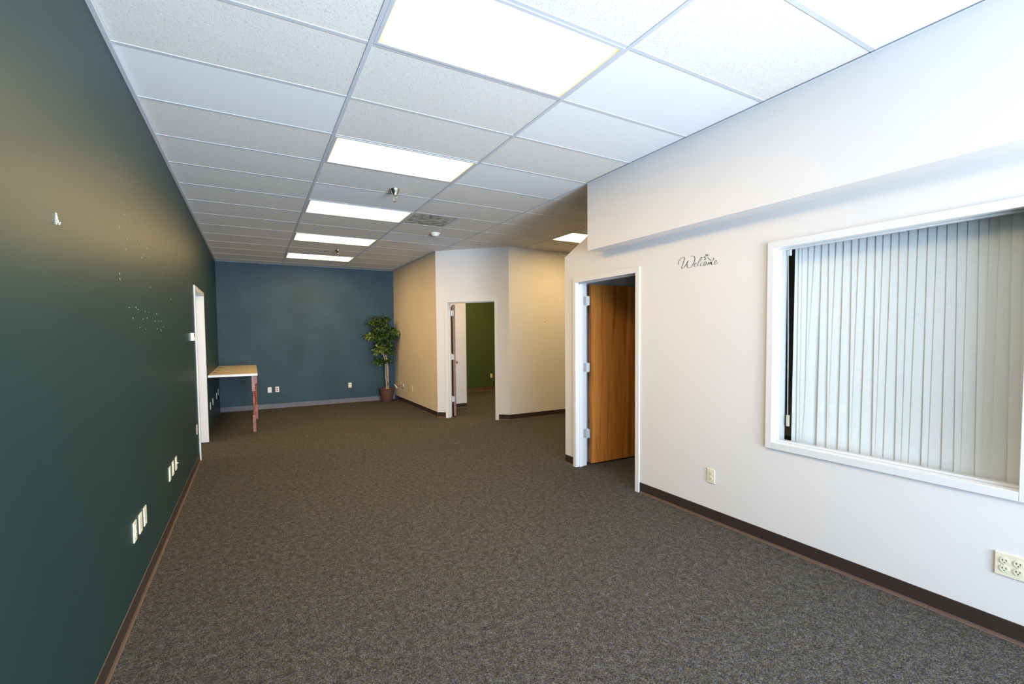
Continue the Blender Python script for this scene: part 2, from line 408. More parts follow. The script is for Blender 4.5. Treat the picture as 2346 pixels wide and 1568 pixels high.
# soffit along the top of the partition
w_ = MB(); w_.prism([(XS, YF - 0.3), (R + 0.02, YF - 0.3), (R + 0.02, 1.757), (R, 1.762), (XS, 1.820)], SOFZ, H + 0.16)
w_.build('wall_right_soffit', M['cream'], kind='structure')
# office behind the partition: its hallway side, far side and low ceiling
w_ = MB(); w_.box(R + TW, 7.0, YE - 0.10, YE, 0, 2.40)
w_.build('wall_office_back', M['cream'], kind='structure')
w_ = MB(); w_.box(6.2, 6.3, YF - 0.3, YE - 0.1, 0, 2.40)
w_.build('wall_office_side', M['cream'], kind='structure')
w_ = MB(); w_.box(R + TW, 7.0, YF - 0.3, YE, 2.40, 2.44)
w_.build('ceiling_office', M['tile_pit'], kind='structure')
# room behind the angled doorway
w_ = MB(); w_.box(TX + TW, 3.285, 6.75, 6.87, 0, H + 0.16); w_.box(3.165, 3.285, 6.87, 9.06, 0, H + 0.16)
w_.build('wall_inner_cream', M['cream'], kind='structure')
w_ = MB(); w_.box(3.165, 7.0, 9.06, 9.20, 0, H + 0.16)
w_.build('wall_inner_green', M['olive'], kind='structure')
# room behind the left doorway
w_ = MB(); w_.box(-3.6, -3.5, 3.9, 8.1, 0, H + 0.16); w_.box(-3.5, L - TW, 3.9, 4.0, 0, H + 0.16); w_.box(-3.5, L - TW, 8.0, 8.1, 0, H + 0.16)
w_.build('wall_left_room', M['cream'], kind='structure')
# storefront wall behind the camera
SX0, SX1, SZ0, SZ1 = -1.02, 2.26, 0.10, 2.72
w_ = MB()
w_.box(L - TW, SX0, YF - 0.12, YF, 0, H + 0.16); w_.box(SX1, 7.0, YF - 0.12, YF, 0, H + 0.16)
w_.box(SX0, SX1, YF - 0.12, YF, 0, SZ0); w_.box(SX0, SX1, YF - 0.12, YF, SZ1, H + 0.16)
w_.build('wall_front', M['cream'], kind='structure')
wn = struct_empty('window_2', (0, YF, 0))
m_ = MB()
for x in (SX0, -0.2, 0.62, 1.44, SX1 - 0.05): m_.box(x, x + 0.05, -0.08, -0.03, SZ0, SZ1)
for z in (SZ0, SZ1 - 0.05): m_.box(SX0, SX1, -0.08, -0.03, z, z + 0.05)
m_.build('window_frame', M['zinc'], parent=wn)
m_ = MB(); m_.box(SX0, SX1, -0.058, -0.052, SZ0, SZ1); m_.build('pane', M['glass'], parent=wn)

# ---------------------------------------------------------------- baseboards (4 inch vinyl cove with worn toe)
def cove(name, p0, p1, mats=('base', 'toe'), flip=False, seams=()):
    """p0->p1 along the wall foot; the room lies on the left of the run unless flip"""
    p0 = Vector((p0[0], p0[1], 0)); p1 = Vector((p1[0], p1[1], 0)); d = (p1 - p0); ln = d.length; a = math.atan2(d.y, d.x)
    s = -1 if flip else 1
    b = MB()
    cuts = [0] + sorted(seams) + [ln]
    for i in range(len(cuts) - 1):
        x0, x1 = cuts[i] + (0.0008 if i else 0), cuts[i + 1] - (0.0008 if i < len(cuts) - 2 else 0)
        body = [(0, 0.012), (0.0035, 0.012), (0.0035, 0.098), (0, 0.1)]
        toe = [(0, 0.0), (0.0125, 0.0), (0.013, 0.002), (0.009, 0.005), (0.005, 0.014), (0.0035, 0.02), (0, 0.02)]
        for prof, mm in ((body, mats[0]), (toe, mats[1])):
            n = len(prof)
            vs = [(x0, s * q[0], q[1]) for q in prof] + [(x1, s * q[0], q[1]) for q in prof]
            b.add(vs, [tuple(range(n)), tuple(range(n, 2 * n))] + [(k, (k + 1) % n, n + (k + 1) % n, n + k) for k in range(n)], M[mm])
    return b.build(name, kind='structure', loc=p0, rotz=a)
cove('baseboard_left', (L, DL0 - 0.055), (L, YF), seams=(1.6, 3.4, 5.2))
cove('baseboard_left_far', (L, YB), (L, DL1 + 0.055), mats=('base', 'base'))
cove('baseboard_back', (TX, YB), (L, YB), mats=('base_grey', 'base_grey'), seams=(1.35,))
cove('baseboard_tan', (TX, 6.02), (TX, YB))
cove('baseboard_angled_left', A[:2], (A + D * (s0 - 0.055))[:2], flip=True)
cove('baseboard_angled_right', (A + D * (s1 + 0.055))[:2], B[:2], flip=True)
cove('baseboard_hallway', (3.352, 5.06), (7.0, 5.06), flip=True)
cove('baseboard_right', (R, YF), (R, DR0 - 0.035), seams=(2.15, 3.35, 4.28))
cove('baseboard_right_far', (R, DR1 + 0.035), (R, YE))
cove('baseboard_inner_cream', (TX + TW, 6.75), (3.285, 6.75), flip=True)
cove('baseboard_inner_green', (3.285, 9.06), (7.0, 9.06), mats=('toe', 'toe'), flip=True)

# ---------------------------------------------------------------- window in the partition
win = struct_empty('window_1', (R, 0, 0))
fr = MB()
cy0, cy1, cz0, cz1 = -1.212, 0.058, 0.697, 2.141; iy0, iy1, iz0, iz1 = -1.166, 0.014, 0.743, 2.094
def ring(b, x0, x1, o, i):
    b.box(x0, x1, o[0], i[0], o[2], o[3]); b.box(x0, x1, i[1], o[1], o[2], o[3])
    b.box(x0, x1, i[0], i[1], o[2], i[2]); b.box(x0, x1, i[0], i[1], i[3], o[3])
ring(fr, -0.016, 0.0, (cy0, cy1, cz0, cz1), (iy0, iy1, iz0, iz1))
ring(fr, 0.0, 0.05, (WY0, WY1, WZ0, WZ1), (iy0, iy1, iz0, iz1))
ring(fr, 0.05, TW, (WY0, WY1, WZ0, WZ1), (iy0 - 0.0, iy1 + 0.0, iz0, iz1))
ring(fr, 0.050, 0.062, (iy0, iy1, iz0, iz1), (iy0 + 0.012, iy1 - 0.012, iz0 + 0.012, iz1 - 0.012))
fr.build('window_frame', M['white'], parent=win, bevel=0.002)
ps = MB(); ps.box(0.064, 0.070, iy0 + 0.0, iy1 - 0.0, iz0 + 0.0, iz1 - 0.0); ps.build('pane', M['glass'], parent=win)
ob = MB(); ring(ob, TW, TW + 0.016, (cy0, cy1, cz0, cz1), (iy0, iy1, iz0, iz1)); ob.build('rear_casing', M['white'], parent=win)

# vertical blinds hanging on the office side
XB = 2.782
blind = thing('vertical_blind', 'closed vertical blind of grey-white fabric vanes behind the window in the right wall', 'blind', (XB, 0, 0))
hr = MB(); hr.box(-0.025, 0.025, -1.30, 0.020, 2.128, 2.165); hr.build('headrail', M['whiteplastic'], parent=blind)
TT = [-0.029, -0.053, -0.077, -0.118, -0.159, -0.201, -0.243, -0.286, -0.329, -0.374, -0.415, -0.458, -0.501, -0.539, -0.579, -0.616, -0.661, -0.704, -0.746, -0.786, -0.827, -0.868, -0.909, -0.952, -0.99, -1.028, -1.07, -1.11, -1.15, -1.19]
BB = [-0.023, -0.058, -0.078, -0.110, -0.096, -0.189, -0.251, -0.254, -0.318, -0.382, -0.391, -0.445, -0.507, -0.523, -0.565, -0.623, -0.653, -0.687, -0.745, -0.775, -0.833, -0.885, -0.912, -0.968, -0.993, -1.025, -1.085, -1.125, -1.16, -1.20]
VW = 0.089
for k, (yt, yb) in enumerate(zip(TT, BB)):
    v = MB(); n = 6; rows = []
    gapt = max(0.055, (yt - (TT[k + 1] if k + 1 < len(TT) else yt - 0.04)) + 0.022)
    wid = VW * 0.92
    if k == 0: wid = 0.05
    for z, y in ((0.705, yb), (1.4, yb + (yt - yb) * 0.47), (2.128, yt)):
        row = []
        for q in range(n + 1):
            t = q / n
            row.append((-0.010 + 0.020 * t - 0.004 * math.sin(PI * t), y - wid * t, z))
        rows.append(row)
    vs = [p for r_ in rows for p in r_]; vs += [(p[0] + 0.0008, p[1], p[2]) for p in vs]
    m3 = 3 * (n + 1); fs = []
    for a in range(2):
        for q in range(n):
            i = a * (n + 1) + q
            fs.append((i, i + 1, i + n + 2, i + n + 1)); fs.append((m3 + i, m3 + i + n + 1, m3 + i + n + 2, m3 + i + 1))
    for a in range(2):
        for q in (0, n):
            i = a * (n + 1) + q; fs.append((i, i + n + 1, m3 + i + n + 1, m3 + i))
    for q in range(n):
        fs.append((q, m3 + q, m3 + q + 1, q + 1)); i = 2 * (n + 1) + q; fs.append((i, i + 1, m3 + i + 1, m3 + i))
    v.add(vs, fs); v.build('vane', M['vane'], parent=blind, smooth=True)
cd = MB()
cd.tube([(-0.045, 0.000, 2.128), (-0.045, -0.012, 1.5), (-0.045, -0.016, 0.91)], 0.0012, 6); cd.tube([(-0.045, 0.004, 2.128), (-0.045, -0.006, 1.5), (-0.045, -0.014, 0.91)], 0.0012, 6)
cd.build('cord', M['whiteplastic'], parent=blind)
cw = MB(); cw.box(-0.050, -0.040, -0.026, -0.006, 0.845, 0.925); cw.build('cord_weight', M['ivory'], parent=blind, bevel=0.002)
bk = MB(); bk.box(-0.045, -0.020, -0.012, 0.010, 2.055, 2.135); bk.build('end_bracket', M['whiteplastic'], parent=blind)

# ---------------------------------------------------------------- doors
def frame_part(name, o, i, top_o, top_i, depth, m, parent, stop=True):
    """hollow metal frame in local coords: x along wall, y into wall (face at -0.014)"""
    b = MB()
    for y0, y1 in ((-0.014, 0.0), (depth, depth + 0.014)):
        b.box(o[0], i[0], y0, y1, 0, top_o); b.box(i[1], o[1], y0, y1, 0, top_o); b.box(i[0], i[1], y0, y1, top_i, top_o)
    b.box(i[0] - 0.012, i[0], 0, depth, 0, top_i); b.box(i[1], i[1] + 0.012, 0, depth, 0, top_i); b.box(i[0] - 0.012, i[1] + 0.012, 0, depth, top_i, top_i + 0.012)
    s = 0.014; y0, y1 = 0.035, depth - 0.05
    if not stop: return b.build(name, m, parent=parent, bevel=0.0015)
    b.box(i[0], i[0] + s, y0, y1, 0, top_i); b.box(i[1] - s, i[1], y0, y1, 0, top_i); b.box(i[0], i[1], y0, y1, top_i - s, top_i)
    return b.build(name, m, parent=parent, bevel=0.0015)
def hinge_bm(z):
    b = MB(); b.lathe([(0.007, z - 0.052), (0.007, z + 0.052)], 10); b.lathe([(0.0085, z - 0.057), (0.0085, z - 0.051)], 10); b.lathe([(0.0085, z + 0.051), (0.0085, z + 0.057)], 10)
    return b
# door_1: oak door opening into the office.  local x -> world -y
d1 = struct_empty('door_1', (R, DR1 - 0.018, 0), -PI / 2)
frame_part('door_frame', (-0.05, 0.957), (0.0, 0.907), 2.138, 2.087, TW, M['white'], d1)
lf = MB(); lf.box(0.0, 0.044, 0.02, 0.925, 0.012, 2.078)   # leaf stands open into the office (+x world = local +y)
leaf = lf.build('door_leaf', M['oak'], parent=d1, bevel=0.002)
leaf.location = (-0.043, TW + 0.065, 0); leaf.rotation_euler = (0, 0, math.radians(-2.2))
for z in (1.89, 1.132, 0.374):
    hb = hinge_bm(z); hb.box(-0.004, -0.002, -0.055, 0.0, z - 0.05, z + 0.05); hb.box(0.002, 0.030, 0.004, 0.012, z - 0.05, z + 0.05)
    hb2 = hb.build('hinge', M['zinc'], parent=d1, smooth=True); hb2.location = (0.006, TW + 0.022, 0)
kb = MB(); kb.lathe([(0.012, 0.0), (0.012, 0.03), (0.026, 0.042), (0.028, 0.055), (0.02, 0.066)], 18, (0.044, 0.86, 0.96), 'x'); kb.build('door_knob', M['chrome'], parent=leaf, smooth=True)
# door_3: the door behind the angled wall, seen on edge
d3 = struct_empty('door_3', A, ANG)
frame_part('door_frame', (s0 - 0.062, s1 + 0.062), (s0, s1), 2.162, 2.105, TW, M['cream_trim'], d3)
leafw = math.atan2(0.93, 0.36) - ANG
lf = MB(); lf.box(0.0, 0.86, -0.048, 0.0, 0.012, 2.075)
leaf3 = lf.build('door_leaf', M['oak_dark'], parent=d3, bevel=0.002)
leaf3.location = (s0 + 0.028, TW + 0.02, 0); leaf3.rotation_euler = (0, 0, leafw)
for z in (1.917, 1.112, 0.33):
    hb = hinge_bm(z); hb.box(0.006, 0.05, -0.003, 0.0, z - 0.05, z + 0.05)
    hh = hb.build('hinge', M['zinc'], parent=d3, smooth=True); hh.location = (s0 + 0.014, TW - 0.003, 0)
kb = MB()
kb.lathe([(0.012, 0.0), (0.012, -0.03), (0.026, -0.042), (0.028, -0.055), (0.02, -0.066)], 16, (0.80, -0.048, 0.96), 'y')
kb.build('door_knob', M['chrome'], parent=leaf3, smooth=True)
# door_2: cased opening in the left wall.  local x -> world +y, local y -> world -x
d2 = struct_empty('door_2', (L, DL0, 0), PI / 2)
frame_part('door_frame', (-0.05, DL1 - DL0 + 0.05), (0.0, DL1 - DL0), DLZ + 0.05, DLZ, TW, M['white'], d2, stop=False)

# ---------------------------------------------------------------- ceiling lights
LG = 'recessed fluorescent ceiling lights'
def make_light(label, ci, j, group=LG):
    t = thing('ceiling_light', label, 'ceiling light', (ci * T + T, j * T + T / 2, H), 0, group)
    hx, hy = T - 0.012, T / 2 - 0.012
    b = MB(); e = 0.020
    for z0, z1, ee in ((-0.001, 0.010, e),):
        b.box(-hx, -hx + ee, -hy, hy, z0, z1); b.box(hx - ee, hx, -hy, hy, z0, z1)
        b.box(-hx + ee, hx - ee, -hy, -hy + ee, z0, z1); b.box(-hx + ee, hx - ee, hy - ee, hy, z0, z1)
    b.box(-hx, hx, -hy, hy, 0.085, 0.09)
    for a in (-1, 1):
        b.box(min(a * hx, a * (hx - 0.004)), max(a * hx, a * (hx - 0.004)), -hy, hy, 0.01, 0.085)
        b.box(-hx, hx, min(a * hy, a * (hy - 0.004)), max(a * hy, a * (hy - 0.004)), 0.01, 0.085)
    b.build('light_frame', M['grid'], parent=t)
    d = MB(); d.box(-hx + e, hx - e, -hy + e, hy - e, 0.004, 0.008); d.build('diffuser', M['lens'], parent=t)
    return t
make_light('largest lit ceiling light panel, cut off by the top edge of the photo', 0, 0)
make_light('second lit ceiling light panel from the front, just before the nearer sprinkler', 0, 3)
make_light('lit ceiling light panel beside the dusty square return air grille', 0, 6)
make_light('lit ceiling light panel just in front of the farther sprinkler', 0, 9)
make_light('farthest lit ceiling light panel, closest to the slate blue back wall', 0, 12)
make_light('lit ceiling light panel over the hallway, partly hidden by the raked wall end', 6, 6)
make_light('lit ceiling light just inside the room behind the angled doorway', 6, 9)
make_light('added unseen ceiling light near the olive green wall behind the angled doorway', 6, 12)  # second lamp, added out of view to brighten the inner room
make_light('lit ceiling light inside the room behind the left doorway', -6, 8)

# ---------------------------------------------------------------- ceiling fittings
def sprinkler(loc, label):
    t = thing('fire_sprinkler', label, 'sprinkler', loc, 0, 'ceiling sprinklers')
    b = MB(); b.lathe([(0.048, 0.0), (0.047, -0.006), (0.040, -0.020), (0.033, -0.042), (0.026, -0.056), (0.026, -0.062), (0.018, -0.064), (0.018, -0.05)], 28, caps=False)
    b.lathe([(0.014, -0.05), (0.014, -0.072)], 16)
    b.build('escutcheon', M['chrome'], parent=t, smooth=True)
    a = MB()
    for s in (-1, 1): a.tube([(s * 0.012, 0, -0.070), (s * 0.021, 0, -0.082), (s * 0.021, 0, -0.098), (s * 0.006, 0, -0.118)], 0.0028, 8)
    a.lathe([(0.004, -0.116), (0.004, -0.128)], 10)
    a.tube([(0, 0, -0.07), (0, 0, -0.116)], 0.0022, 8)
    a.build('yoke', M['chrome'], parent=t, smooth=True)
    d = MB(); d.lathe([(0.017, -0.126), (0.018, -0.129), (0.014, -0.130)], 20); d.build('deflector', M['chrome'], parent=t, smooth=True)
    return t
sprinkler((0.760, 2.882, H), 'larger nearer chrome fire sprinkler hanging between the second and third ceiling lights')
sprinkler((0.789, 6.683, H), 'small far chrome fire sprinkler hanging just before the farthest ceiling light')
sd = thing('smoke_detector', 'round white smoke detector on the ceiling behind the dusty square grille', 'smoke detector', (1.853, 4.637, H + 0.003))
b = MB(); b.lathe([(0.072, 0), (0.072, -0.012), (0.064, -0.020)], 32); b.build('base', M['whiteplastic'], parent=sd, smooth=True)
b = MB(); b.lathe([(0.060, -0.018), (0.048, -0.038), (0.040, -0.048), (0.030, -0.050), (0.001, -0.050)], 32); b.build('dome', M['whiteplastic'], parent=sd, smooth=True)
b = MB()
for k in range(8):
    a = k * PI / 4; b.box(0.036 * math.cos(a) - 0.004, 0.036 * math.cos(a) + 0.004, 0.036 * math.sin(a) - 0.004, 0.036 * math.sin(a) + 0.004, -0.052, -0.046)
b.build('sensor_slot', M['dark'], parent=sd)
vt = thing('return_air_grille', 'square grey return air grille mottled with dust in the ceiling beside a lit panel', 'air vent', (2 * T + T / 2, 6.5 * T, H))
b = MB(); h2 = T / 2 - 0.013
b.box(-h2, h2, -h2, h2, 0.004, 0.010); b.build('perforated_panel', M['vent'], parent=vt)
b = MB(); ring_ = [(-h2, -h2 + 0.014, -h2, h2), (h2 - 0.014, h2, -h2, h2), (-h2 + .014, h2 - .014, -h2, -h2 + 0.014), (-h2 + .014, h2 - .014, h2 - 0.014, h2)]
for x0, x1, y0, y1 in ring_: b.box(x0, x1, y0, y1, 0.0015, 0.004)
b.build('rim', M['grid'], parent=vt)
b = MB(); b.box(-h2, h2, -h2, h2, 0.08, 0.085); b.build('duct_back', M['slab'], parent=vt)

# ---------------------------------------------------------------- wall plates.  local: plate in x-z, faces -y
def plate_body(w, h, parent, m='ivory', d=0.007):
    b = MB(); b.box(-w / 2, w / 2, -d, 0, -h / 2, h / 2); return b.build('cover_plate', M[m], parent=parent, bevel=0.003)
def receptacle(parent, x, m='ivory'):
    for z in (0.0195, -0.0195):
        b = MB(); b.lathe([(0.0165, -0.0068), (0.0165, -0.0095)], 20, (x, 0, z), 'y', M[m])
        b.box(x - 0.0075, x - 0.0050, -0.0102, -0.0094, z - 0.001, z + 0.008, M['dark'])
        b.box(x + 0.0050, x + 0.0075, -0.0102, -0.0094, z - 0.001, z + 0.008, M['dark'])
        b.lathe([(0.0026, -0.0094), (0.0026, -0.0102)], 10, (x, 0, z - 0.008), 'y', M['dark'])
        o = b.build('receptacle', parent=parent)
        if m == 'redplastic': o['label'] = 'red socket'
def screw(parent, pts):
    for x, z in pts:
        b = MB(); b.lathe([(0.003, -0.0068), (0.003, -0.0082)], 10, (x, 0, z), 'y'); b.build('screw', M['ivory'], parent=parent)
def outlet(loc, rot, label, gangs=1, m='ivory', sock='ivory', group=None):
    t = thing('electrical_outlet', label, 'outlet', loc, rot, group)
    plate_body(0.070 + 0.046 * (gangs - 1), 0.114, t, m)
    for k in range(gangs):
        x = (k - (gangs - 1) / 2) * 0.046; receptacle(t, x, sock); screw(t, [(x, 0)])
    return t
def blank(loc, rot, label, m='ivory', name='blank_wall_plate'):
    t = thing(name, label, 'wall plate', loc, rot); plate_body(0.070, 0.114, t, m); screw(t, [(0, 0.042), (0, -0.042)]); return t
RL, RR, RB = PI / 2, -PI / 2, 0
# near trio, left wall
outlet((L, 1.335, 0.440), RL, 'ivory outlet low on the green left wall, nearest the camera in the near trio', 1)
blank((L, 1.478, 0.436), RL, 'ivory blank plate in the middle of the near trio low on the green left wall')
blank((L, 1.605, 0.434), RL, 'ivory blank plate farthest from the camera in the near trio on the green left wall')
# far trio
blank((L, 2.560, 0.437), RL, 'ivory blank plate nearest the camera in the far trio, before the left doorway')
outlet((L, 2.725, 0.441), RL, 'ivory outlet in the middle of the far trio low on the green left wall')
cx = thing('coax_wall_plate', 'ivory plate with projecting cable jack, last of the far trio on the left wall', 'wall plate', (L, 2.895, 0.440), RL)
plate_body(0.070, 0.114, cx)
b = MB(); b.lathe([(0.007, -0.006), (0.007, -0.012), (0.0048, -0.012), (0.0045, -0.020)], 12, (0, 0, 0), 'y'); b.build('cable_jack', M['ivory'], parent=cx, smooth=True)
outlet((L, 4.575, 0.430), RL, 'ivory outlet with red sockets beside the near edge of the left doorway', sock='redplastic')
th = thing('thermostat', 'small white thermostat box on the green wall beside the left doorway frame', 'thermostat', (L, 4.37, 1.525), RL)
b = MB(); b.box(-0.058, 0.058, -0.032, 0, -0.045, 0.045); b.build('housing', M['whiteplastic'], parent=th, bevel=0.004)
b = MB(); b.box(-0.03, 0.02, -0.0335, -0.031, 0.005, 0.030); b.build('display', M['dark'], parent=th)
b = MB(); b.box(0.032, 0.044, -0.036, -0.031, -0.030, -0.015); b.build('lever', M['whiteplastic'], parent=th)
# under the counter
blank((L, 6.55, 0.446), RL, 'white plate low on the green wall under the counter, nearest the doorway', 'whiteplastic')
outlet((L, 7.05, 0.450), RL, 'ivory outlet low on the green wall under the counter, middle of the three')
blank((L, 7.95, 0.442), RL, 'white plate under the counter closest to the back corner', 'whiteplastic')
blank((L, 8.40, 0.47), RL, 'ivory plate half hidden behind the last white plate under the counter')
# back wall
outlet((-0.298, YB, 0.397), RB, 'ivory outlet with tan sockets on the slate blue wall, left of the red one', m='whiteplastic')
outlet((-0.155, YB, 0.400), RB, 'white outlet with two red sockets on the slate blue back wall', m='whiteplastic', sock='redplastic')
outlet((1.328, YB, 0.397), RB, 'ivory outlet on the slate blue back wall between the counter and the potted tree')
# tan wall
blank((TX, 7.535, 0.384), RR, 'ivory plate low on the tan wall, on the side toward the doorway')
lp = thing('loose_cable_outlet', 'loose ivory cable plate with dangling plug on the tan wall beside the tree', 'cable outlet', (TX, 8.36, 0.385), RR)
b = MB(); b.box(-0.035, 0.035, -0.008, 0, -0.050, 0.060); b.build('cover_plate', M['ivory'], parent=lp, bevel=0.002)
b = MB(); b.lathe([(0.052, -0.030), (0.046, -0.03), (0.040, 0.0)], 24, (0.19, 0, 0.0), 'y'); b.build('grey_cup', M['zinc'], parent=lp, smooth=True)
b = MB(); b.tube([(0.15, -0.03, -0.005), (0.08, -0.06, -0.02), (0.0, -0.07, -0.02), (-0.03, -0.09, -0.05)], 0.005, 8); b.build('cable', M['toe'], parent=lp, smooth=True)
b = MB(); b.tube([(-0.06, -0.14, 0.02), (-0.02, -0.11, -0.03), (0.01, -0.09, -0.065)], [0.006, 0.012, 0.020], 12); b.build('plug', M['ivory'], parent=lp, smooth=True)
# right wall
outlet((R, 0.497, 0.368), RR, 'ivory duplex outlet low on the cream right wall between the door and the window')
outlet((R, -1.150, 0.371), RR, 'double-gang ivory outlet with four sockets low on the right wall at the picture edge', gangs=2)
# inner room
outlet((3.185, 6.75, 0.378), RB, 'ivory outlet on the short cream wall seen through the angled doorway')
outlet((5.06, 9.06, 0.40), RB, 'ivory outlet on the olive green wall seen through the angled doorway')
# hook and screw
hk = thing('wall_hook', 'small metal picture hook high on the green left wall', 'hook', (L, 0.386, 1.95), RL)
b = MB(); b.box(-0.006, 0.006, -0.002, 0, -0.02, 0.022); b.build('hook_plate', M['chrome'], parent=hk)
b = MB(); b.tube([(0, -0.002, 0.012), (0, -0.006, -0.012), (0, -0.009, -0.018), (0, -0.012, -0.010)], 0.0028, 8); b.build('hook_prong', M['chrome'], parent=hk, smooth=True)
b = MB(); b.tube([(0.003, 0, 0.016), (0.004, -0.007, 0.021)], 0.0018, 8); b.build('nail', M['chrome'], parent=hk, smooth=True)
b = MB(); b.lathe([(0.004, 0.0), (0.004, -0.012), (0.008, -0.013), (0.008, -0.016)], 10, (4.102, 5.06, 1.739), 'y')
tag(b.build('wall_anchor', M['toe'], smooth=True), 'tiny wall screw anchor on the warm lit hallway wall', 'screw')

# ---------------------------------------------------------------- welcome lettering on the right wall
S = [
 [(0.8257, 2.097), (0.8304, 2.1118), (0.8248, 2.126), (0.8089, 2.1425), (0.7907, 2.1519), (0.7772, 2.1526), (0.7692, 2.1449), (0.7702, 2.133), (0.7768, 2.1154), (0.7857, 2.0943), (0.7946, 2.0768), (0.7991, 2.0643), (0.7945, 2.059), (0.7854, 2.0597), (0.7719, 2.07), (0.7564, 2.0828), (0.7431, 2.0976), (0.7344, 2.1093), (0.73, 2.1178)],
 [(0.7388, 2.1117), (0.7436, 2.0977), (0.7434, 2.081), (0.7406, 2.0677), (0.7339, 2.0585), (0.7228, 2.0552), (0.7075, 2.0587), (0.6924, 2.0704), (0.6796, 2.0886), (0.6712, 2.1056), (0.667, 2.1213), (0.6693, 2.1344), (0.6758, 2.1444), (0.6866, 2.1494), (0.6975, 2.1487), (0.705, 2.1444)],
 [(0.673, 2.0713), (0.6623, 2.0753), (0.6538, 2.0841), (0.656, 2.088), (0.6645, 2.0865), (0.6719, 2.0767), (0.6751, 2.068), (0.6729, 2.0604), (0.6643, 2.0584), (0.6536, 2.0633)],
 [(0.6243, 2.0916), (0.6118, 2.1024), (0.6037, 2.1173), (0.6027, 2.1251), (0.6079, 2.125), (0.6182, 2.1141), (0.6306, 2.0943), (0.6389, 2.0775), (0.6399, 2.065), (0.6356, 2.059), (0.6282, 2.0589)],
 [(0.5909, 2.0833), (0.595, 2.0847), (0.6054, 2.08), (0.6146, 2.0687), (0.6146, 2.0597), (0.6082, 2.0553), (0.5989, 2.0576), (0.5907, 2.0609)],
 [(0.5662, 2.0851), (0.5724, 2.0842), (0.5784, 2.0744), (0.5824, 2.0625), (0.5813, 2.0543), (0.5741, 2.0533), (0.5639, 2.0599), (0.559, 2.0716), (0.5611, 2.0808), (0.5673, 2.0861)],
 [(0.5486, 2.0543), (0.5437, 2.0624), (0.5377, 2.0757)],
 [(0.5426, 2.0623), (0.5347, 2.0726), (0.5277, 2.0742), (0.5266, 2.0671), (0.5275, 2.0549)],
 [(0.5259, 2.06), (0.5186, 2.0721), (0.5107, 2.0753), (0.5132, 2.0669), (0.5125, 2.0563), (0.5055, 2.0533), (0.4957, 2.0575)],
 [(0.4878, 2.0633), (0.4781, 2.0654), (0.4694, 2.0746), (0.4714, 2.0809), (0.4802, 2.0779), (0.4879, 2.0668), (0.4898, 2.0584), (0.4857, 2.0518), (0.4759, 2.0513), (0.4643, 2.0566), (0.4566, 2.0632)],
 [(0.5523, 2.1175), (0.5442, 2.1118), (0.5319, 2.0977), (0.5198, 2.088), (0.5078, 2.0854), (0.498, 2.0892), (0.4941, 2.0973), (0.4962, 2.1046)]]
LV = [[(0.5659, 2.1452), (0.5605, 2.1249)], [(0.5435, 2.1399), (0.5524, 2.1245)], [(0.5851, 2.1207), (0.5636, 2.1222)], [(0.5797, 2.1012), (0.5584, 2.1108)]]
def smooth_path(p, k=4):
    out = []
    for i in range(len(p) - 1):
        p0 = Vector(p[max(i - 1, 0)]); p1 = Vector(p[i]); p2 = Vector(p[i + 1]); p3 = Vector(p[min(i + 2, len(p) - 1)])
        for q in range(k):
            t = q / k
            out.append(0.5 * ((2 * p1) + (p2 - p0) * t + (2 * p0 - 5 * p1 + 4 * p2 - p3) * t * t + (3 * p1 - p0 - 3 * p2 + p3) * t ** 3))
    out.append(Vector(p[-1])); return out
def stroke(b, pts, wmax):
    P = smooth_path(pts); n = len(P); vs = []
    for i, q in enumerate(P):
        t = (P[min(i + 1, n - 1)] - P[max(i - 1, 0)]); ang = abs(t.y) / (t.length + 1e-9); t.normalize(); nn = Vector((-t.y, t.x))
        wv = wmax * (0.42 + 0.58 * ang ** 2) * (0.35 if i in (0, n - 1) else 1)
        for s in (-1, 1):
            e = q + nn * s * wv / 2; vs.append((R - 0.0006, e.x, e.y))
    m0 = len(vs); vs += [(R - 0.0001, v[1], v[2]) for v in vs]
    fs = [(2 * i, 2 * i + 1, 2 * i + 3, 2 * i + 2) for i in range(n - 1)]
    for i in range(n - 1): fs += [(2 * i, 2 * i + 2, m0 + 2 * i + 2, m0 + 2 * i), (2 * i + 1, m0 + 2 * i + 1, m0 + 2 * i + 3, 2 * i + 3)]
    b.add(vs, fs)
wl = thing('wall_decal', 'black script Welcome lettering with a leaf sprig on the cream right wall', 'wall decal', (0, 0, 0))
names = ['letter_w', None, 'letter_e', 'letter_l', 'letter_c', 'letter_o', 'letter_m', None, None, 'letter_e', 'sprig_stem']
cur = None
for nm, st in zip(names, S):
    if nm is not None:
        if cur: cur[1].build(cur[0], M['black'], parent=wl)
        cur = (nm, MB())
    stroke(cur[1], st, 0.0062 if nm in ('letter_w', 'sprig_stem') or (nm is None and cur[0] == 'letter_w') else (0.0058 if cur[0] in ('letter_o', 'letter_m') else 0.0046))
cur[1].build(cur[0], M['black'], parent=wl)
for a, c_ in LV:
    a = Vector(a); c_ = Vector(c_); d = c_ - a; nn = Vector((-d.y, d.x)).normalized(); b = MB(); n = 10
    up = [a + d * (i / n) + nn * 0.0042 * math.sin(PI * (i / n) ** 0.8) for i in range(n + 1)]
    dn = [a + d * (i / n) - nn * 0.0042 * math.sin(PI * (i / n) ** 0.8) for i in range(n - 1, 0, -1)]
    b.xprism([(q.x, q.y) for q in up + dn], R - 0.0006, R - 0.0001); b.build('sprig_leaf', M['black'], parent=wl)

